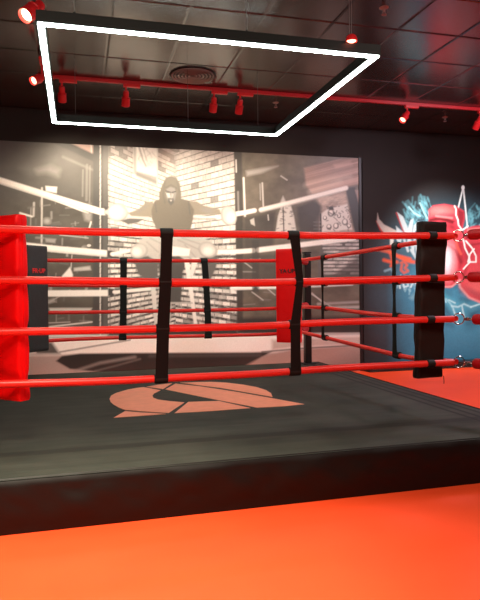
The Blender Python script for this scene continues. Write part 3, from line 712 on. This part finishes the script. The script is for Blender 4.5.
bp_ = pad('corner_pad', (2.655, 4.16), .10, .24, .085, .60, 1.81, 'brownpad', 'large dark brown pad hanging behind ropes at near right corner', 5, .008, crease=(1.37,), lean=.045)
for k in range(4):
    X = float(on_y(432-2*k/3, 300, 4.05)[0]); P = interp(zf[k], 40); p = min(P, key=lambda q: abs(q[0]-X))
    bm = tube(BM(), [(p[0]-.032, p[1], p[2]), (p[0]-.028, p[1], p[2]), (p[0]+.028, p[1], p[2]), (p[0]+.032, p[1], p[2])], .03, 18, radii=[RR+.001, RR+.006, RR+.006, RR+.001])
    o = obj('tie_loop', bm, 'cuff', bp_, True); bpy.context.view_layer.update(); o.matrix_parent_inverse = bp_.matrix_world.inverted()
bm = tube(BM(), [(2.745, 4.12, .61), (2.750, 4.12, .57), (2.748, 4.12, .55)], .003, 6); o = obj('zip_pull', bm, 'cuff', bp_); o.matrix_parent_inverse = bp_.matrix_world.inverted()
pad('corner_pad', (-.435, 6.83), PI/4, .28, .10, .665, 1.80, 'blackpad', 'charcoal black pad with small red lettering at far left corner', 8, .0015, text='FR·UP', tcol='textred')
pad('corner_pad', (2.435, 6.80), -PI/4+.12, .30, .10, .665, 1.78, 'redpad', 'small red pad with black lettering at the far right corner', 9, .0015, text='YA·UP', tcol='textblack')
# ------------------------------------------------------------------ webbing straps
def rope_at(pts, val, ax):
    P = interp(pts, 40)
    for a, b in zip(P, P[1:]):
        if (a[ax]-val)*(b[ax]-val) <= 0: return a.lerp(b, (val-a[ax])/(b[ax]-a[ax]+1e-9))
    return min(P, key=lambda p: abs(p[ax]-val))
def strap(label, group, levels, wdir, m, woff, waists=None, thick=.006):
    """levels: list of points on the rope centres, top to bottom; wdir: direction of the band's width"""
    base = levels[-1]
    e = thing('spacer_strap', (base.x, base.y, base.z), label, 'strap', group)
    wd = Vector(wdir).normalized(); nd = Vector((wd.y, -wd.x, 0)); bm = BM(); rings = []
    for i in range(len(levels)-1):
        a, b = levels[i], levels[i+1]
        for k in range(13):
            t = k/12; p = a.lerp(b, t); w = woff[i]*(1-t)+woff[i+1]*t
            tw = 0.0
            if waists and waists[i]: w *= 1-waists[i]*math.sin(PI*t)**1.5; tw = waists[i]*.9*math.sin(PI*t)
            q = wd*math.cos(tw)+nd*math.sin(tw); n2 = nd*math.cos(tw)-wd*math.sin(tw)
            # the band lies on the face of the rope at each crossing
            o_ = nd*(RR+.004)*(1 if True else 0)
            p = p+o_-base
            rings.append([bm.verts.new(p+q*w/2+n2*thick/2), bm.verts.new(p-q*w/2+n2*thick/2), bm.verts.new(p-q*w/2-n2*thick/2), bm.verts.new(p+q*w/2-n2*thick/2)])
    for r0, r1 in zip(rings, rings[1:]):
        for k in range(4): bm.faces.new((r0[k], r0[(k+1)%4], r1[(k+1)%4], r1[k]))
    bm.faces.new(rings[0]); bm.faces.new(rings[-1][::-1]); obj('band', bm, m, e, True)
    for i, p in enumerate(levels):
        c = p-base; w = woff[i]*.55
        bm = tube(BM(), [c-wd*w, c-wd*(w-.004), c+wd*(w-.004), c+wd*w], .03, 18, radii=[RR+.003, RR+.008, RR+.008, RR+.003]); obj('loop', bm, 'cuff', e, True)
    return e
def front_strap(px, label, wo, ws):
    L = [rope_at(zf[k], float(on_y(px[k], FRONT[k][2][1], 4.05)[0]), 0) for k in range(4)]
    strap(label, 'straps on the near ropes', L, (1, 0, 0), 'strap', wo, ws)
front_strap((166.5, 165, 162.5, 161), 'wide black strap joining the near ropes, left of centre', (.080, .078, .082, .084), (.04, 0, 0))
front_strap((293, 298.5, 294, 294.5), 'twisted black strap joining the near ropes, right of centre', (.075, .05, .072, .078), (0, 0, .05))
backpts = []
for k, px in enumerate(BACK):
    backpts.append([Vector((FL.x, 7.0, corner['FL'][k]))]+[Vector([float(c) for c in on_y(x, y, 7.0)]) for x, y in px]+[Vector((FR.x-.03, 7.0, corner['FR'][k]))])
for px, lab in (((124, 123.5, 123, 122), 'dark green-black strap on the far ropes, left one'), ((204.5, 206, 207, 207.5), 'dark green-black strap on the far ropes, right one')):
    L = [rope_at(backpts[k], float(on_y(px[k], 300, 7.0)[0]), 0) for k in range(4)]
    strap(lab, 'straps on the far ropes', L, (1, 0, 0), 'strapgreen', (.075, .075, .075, .08))
for yv, lab in ((6.30, 'thin dark strap on the right side ropes, near the far post'), (4.88, 'dark strap on the right side ropes in front of the graffiti')):
    L = [rope_at(sidepts[k], yv, 1) for k in range(4)]
    strap(lab, 'straps on the right side ropes', L, (.04, -1, 0), 'strapgreen', (.075, .065, .07, .075), (.1, .2, .1))

# ------------------------------------------------------------------ hanging square light
LZ = 3.1; lx0, lx1, ly0, ly1 = -.24, 2.30, 4.255, 6.75; pw = .06; ph = .085
fr = thing('frame_light', ((lx0+lx1)/2, (ly0+ly1)/2, LZ), 'large square black frame pendant with bright white light strip underneath', 'light')
def lbar(a, b): return local(obj('profile', box(BM(), a, b), 'alu'), fr)
def lled(a, b): return local(obj('light_strip', box(BM(), a, b), 'led'), fr)
lbar((lx0, ly0, LZ+.006), (lx1, ly0+pw, LZ+ph)); lbar((lx0, ly1-pw, LZ+.006), (lx1, ly1, LZ+ph))
lbar((lx0, ly0+pw, LZ+.006), (lx0+pw, ly1-pw, LZ+ph)); lbar((lx1-pw, ly0+pw, LZ+.006), (lx1, ly1-pw, LZ+ph))
g = .010
lled((lx0+g, ly0+g, LZ-.004), (lx1-g, ly0+pw-g, LZ+.006)); lled((lx0+g, ly1-pw+g, LZ-.004), (lx1-g, ly1-g, LZ+.006))
lled((lx0+g, ly0+pw-g, LZ-.004), (lx0+pw-g, ly1-pw+g, LZ+.006)); lled((lx1-pw+g, ly0+pw-g, LZ-.004), (lx1-g, ly1-pw+g, LZ+.006))
for x in (lx0+.25, 1.23, lx1-.25):
    for y in (ly0+pw/2, ly1-pw/2):
        bm = BM(); tube(bm, [(x, y, LZ+ph), (x, y, CZ)], .0025, 6); local(obj('suspension_wire', bm, 'wire'), fr)
        bm = BM(); tube(bm, [(x, y, LZ+ph), (x, y, LZ+ph+.02)], .009, 10); local(obj('gripper', bm, 'alu'), fr)

# ------------------------------------------------------------------ tracks and lamps
TY = 7.30
bm = box(BM(), (-.40, TY-.02, CZ-.04), (7.6, TY+.02, CZ), .003); tag(obj('light_track', bm, 'track'), 'long red ceiling track running in front of the murals', 'track')
bm = box(BM(), (-.305, 4.9, CZ-.035), (-.275, 7.27, CZ), .003); tag(obj('light_track', bm, 'track'), 'red ceiling track running toward the camera at left', 'track')
def lamp(x, y, aim, label, group, lens='lens', along=(1, 0, 0), big=1.0, lit=False, drop=.11):
    e = thing('track_lamp', (x, y, CZ-.04), label, 'spotlight', group)
    al = Vector(along); bm = BM()
    if abs(al.x) > .5: box(bm, (-.03, -.022, -.035), (.17, .022, 0), .004)
    else: box(bm, (-.022, -.17, -.035), (.022, .03, 0), .004)
    obj('adapter', bm, 'lamp', e)
    bm = BM(); tube(bm, [(0, 0, -.03), (0, 0, -drop)], .012*big, 10); obj('stem', bm, 'lamp', e, True)
    d = Vector(aim).normalized(); M = Matrix.Translation((0, 0, -drop)) @ d.to_track_quat('-Z', 'Y').to_matrix().to_4x4()
    s = big
    bm = lathe(BM(), [(0, .03*s), (.028*s, .028*s), (.034*s, .015*s), (.034*s, -.05*s), (.046*s, -.055*s), (.048*s, -.07*s), (.048*s, -.15*s), (.044*s, -.153*s), (.040*s, -.14*s), (.038*s, -.10*s), (0, -.10*s)], 28, M)
    obj('head', bm, 'lamp', e, True)
    bm = lathe(BM(), [(0, -.122*s), (.037*s, -.122*s), (.037*s, -.128*s), (0, -.130*s)], 28, M); obj('lens', bm, lens, e, True)
    bm = lathe(BM(), [(.0345*s, -.046*s), (.050*s, -.052*s), (.050*s, -.062*s), (.046*s, -.066*s)], 28, M); obj('collar', bm, 'lamp', e, True)
    return e, M.to_translation()+d*.14*s+Vector((x, y, CZ-.04))
def spot(loc, target, watts, deg, col=(1, .86, .72), blend=.6, r=.04):
    l = bpy.data.lights.new('spot', 'SPOT'); l.energy = watts; l.spot_size = math.radians(deg); l.spot_blend = blend; l.color = col; l.shadow_soft_size = r
    o = bpy.data.objects.new('spot_light', l); COL.objects.link(o); o.location = loc
    o.rotation_euler = (Vector(target)-Vector(loc)).to_track_quat('-Z', 'Y').to_euler(); return o
lampx = [float(on_y(px, 92, TY)[0]) for px in (62, 126, 214, 240)]
for x, lab in zip(lampx, ('red track spotlight aimed at the mural, leftmost on the long track', 'red track spotlight aimed at the mural, second from left on the long track',
                          'red track spotlight above the mural, left one of the close pair', 'red track spotlight above the mural, right one of the close pair')):
    tgt = (x+.1, WY, 2.15)
    e, o = lamp(x, TY, (0, .75, -1.1), lab, 'spotlights over the boxer mural')
    spot(o, (x+(.1 if x < 1.7 else 1.3), WY, 2.05), 170, 100, (1, .82, .60), .8)
x = float(on_y(407, 108, TY)[0]); e, o = lamp(x, TY, (-.55, -.25, -.62), 'red track spotlight tilted down to the left above the dark wall', 'spotlights over the glove mural', 'lensred')
e2 = spot(o, (x-.9, 6.2, 0), 60, 80, (1, .5, .45))
x = float(on_y(480, 114, TY)[0]); e, o = lamp(x, TY, (-.1, .8, -1.0), 'red track spotlight at the right edge aimed at the glove mural', 'spotlights over the glove mural')
spot(o, (5.9, WY, 1.4), 380, 80, (1, .93, .88), .9)
e, o = lamp(-.265, 5.12, (-.55, -.62, -.75), 'large red spotlight with glowing orange lens at the top left', 'spotlights on the left track', 'lens', (0, 1, 0), 1.3, drop=.17)
spot(o, (-1.6, 3.0, 0), 60, 80, (1, .7, .5))
e, o = lamp(-.33, 6.80, (-.55, -.62, -.5), 'red spotlight with glowing lens at left, halfway down the light frame', 'spotlights on the left track', 'lensred', (0, 1, 0), 1.0, drop=.165)
spot(o, (-2.6, 5.0, .5), 60, 80, (1, .5, .4))

p = on_z(351.5, 39, 3.2)
e = thing('dome_lamp', (float(p[0]), float(p[1]), 3.2), 'small red dome lamp with glowing underside behind the near bar of the square light', 'lamp')
obj('shade', lathe(BM(), [(0, .035), (.02, .032), (.036, .02), (.044, 0), (.045, -.02), (.041, -.02), (.038, -.005), (0, .0)], 24), 'lamp', e, True)
obj('bulb', lathe(BM(), [(0, -.003), (.034, -.004), (.034, -.016), (.02, -.024), (0, -.026)], 24), 'lensred', e, True)
obj('wire', tube(BM(), [(0, 0, .03), (0, 0, CZ-3.2)], .0025, 6), 'wire', e, True)
# ------------------------------------------------------------------ vent and sprinklers
vn = thing('ceiling_vent', (1.33, 6.93, CZ), 'round black slotted air vent in the ceiling', 'vent')
obj('housing', lathe(BM(), [(0, -.004), (.25, -.004), (.262, -.014), (.27, -.006), (.27, 0)], 48), 'vent', vn, True)
for r in (.05, .09, .13, .17, .21, .245):
    obj('vane', lathe(BM(), [(r-.012, -.006), (r-.010, -.020), (r, -.024), (r+.004, -.018), (r-.002, -.006)], 48), 'ventedge', vn, True)
for (x, y), lab in (((2.677, 4.889), 'small ceiling sprinkler right of the square light'), ((2.60, 7.70), 'small ceiling sprinkler behind the right corner of the light'), ((5.25, 7.80), 'small ceiling sprinkler at the far right behind the track')):
    e = thing('sprinkler', (x, y, CZ), lab, 'sprinkler', 'ceiling sprinklers')
    obj('escutcheon', lathe(BM(), [(0, -.012), (.03, -.012), (.042, -.004), (.042, 0)], 24), 'sprinkler', e, True)
    bm = BM(); lathe(bm, [(0, -.012), (.012, -.014), (.01, -.04), (0, -.042)], 14)
    for s in (-1, 1): tube(bm, [(s*.01, 0, -.035), (s*.016, 0, -.05), (s*.003, 0, -.062)], .003, 6)
    obj('body', bm, 'sprinkler', e, True); obj('deflector', lathe(BM(), [(0, -.060), (.024, -.062), (.024, -.065), (0, -.066)], 18), 'sprinkler', e, True)

# ------------------------------------------------------------------ room lighting behind and above the camera
def area(loc, target, sx, sy, w, col):
    l = bpy.data.lights.new('area', 'AREA'); l.shape = 'RECTANGLE'; l.size = sx; l.size_y = sy; l.energy = w; l.color = col
    o = bpy.data.objects.new('ceiling_panel_light', l); COL.objects.link(o); o.location = loc
    o.rotation_euler = (Vector(target)-Vector(loc)).to_track_quat('-Z', 'Y').to_euler(); return o
area((.2, .6, 3.7), (.3, 1.7, 0), 2.2, .6, 85, (1, .88, .70))
spot((-.5, 1.9, 3.72), (-.35, 2.1, 0), 1600, 78, (1, .90, .68), 1.0, .08)
area((-2.2, 1.2, 3.7), (-.6, 3.2, .5), .8, .8, 50, (1, .9, .8))
area((5.4, 5.4, 3.7), (5.0, 6.4, 0), .7, .7, 105, (.95, .80, .92))
area((3.6, 1.6, 3.7), (3.2, 3.2, 0), 1.2, .6, 50, (1, .8, .72))

W = bpy.data.worlds.new('world'); S.world = W; W.use_nodes = True
W.node_tree.nodes['Background'].inputs[0].default_value = (.05, .045, .04, 1); W.node_tree.nodes['Background'].inputs[1].default_value = .3
S.view_settings.view_transform = 'Standard'; S.view_settings.look = 'None'; S.view_settings.exposure = 0; S.view_settings.gamma = 1
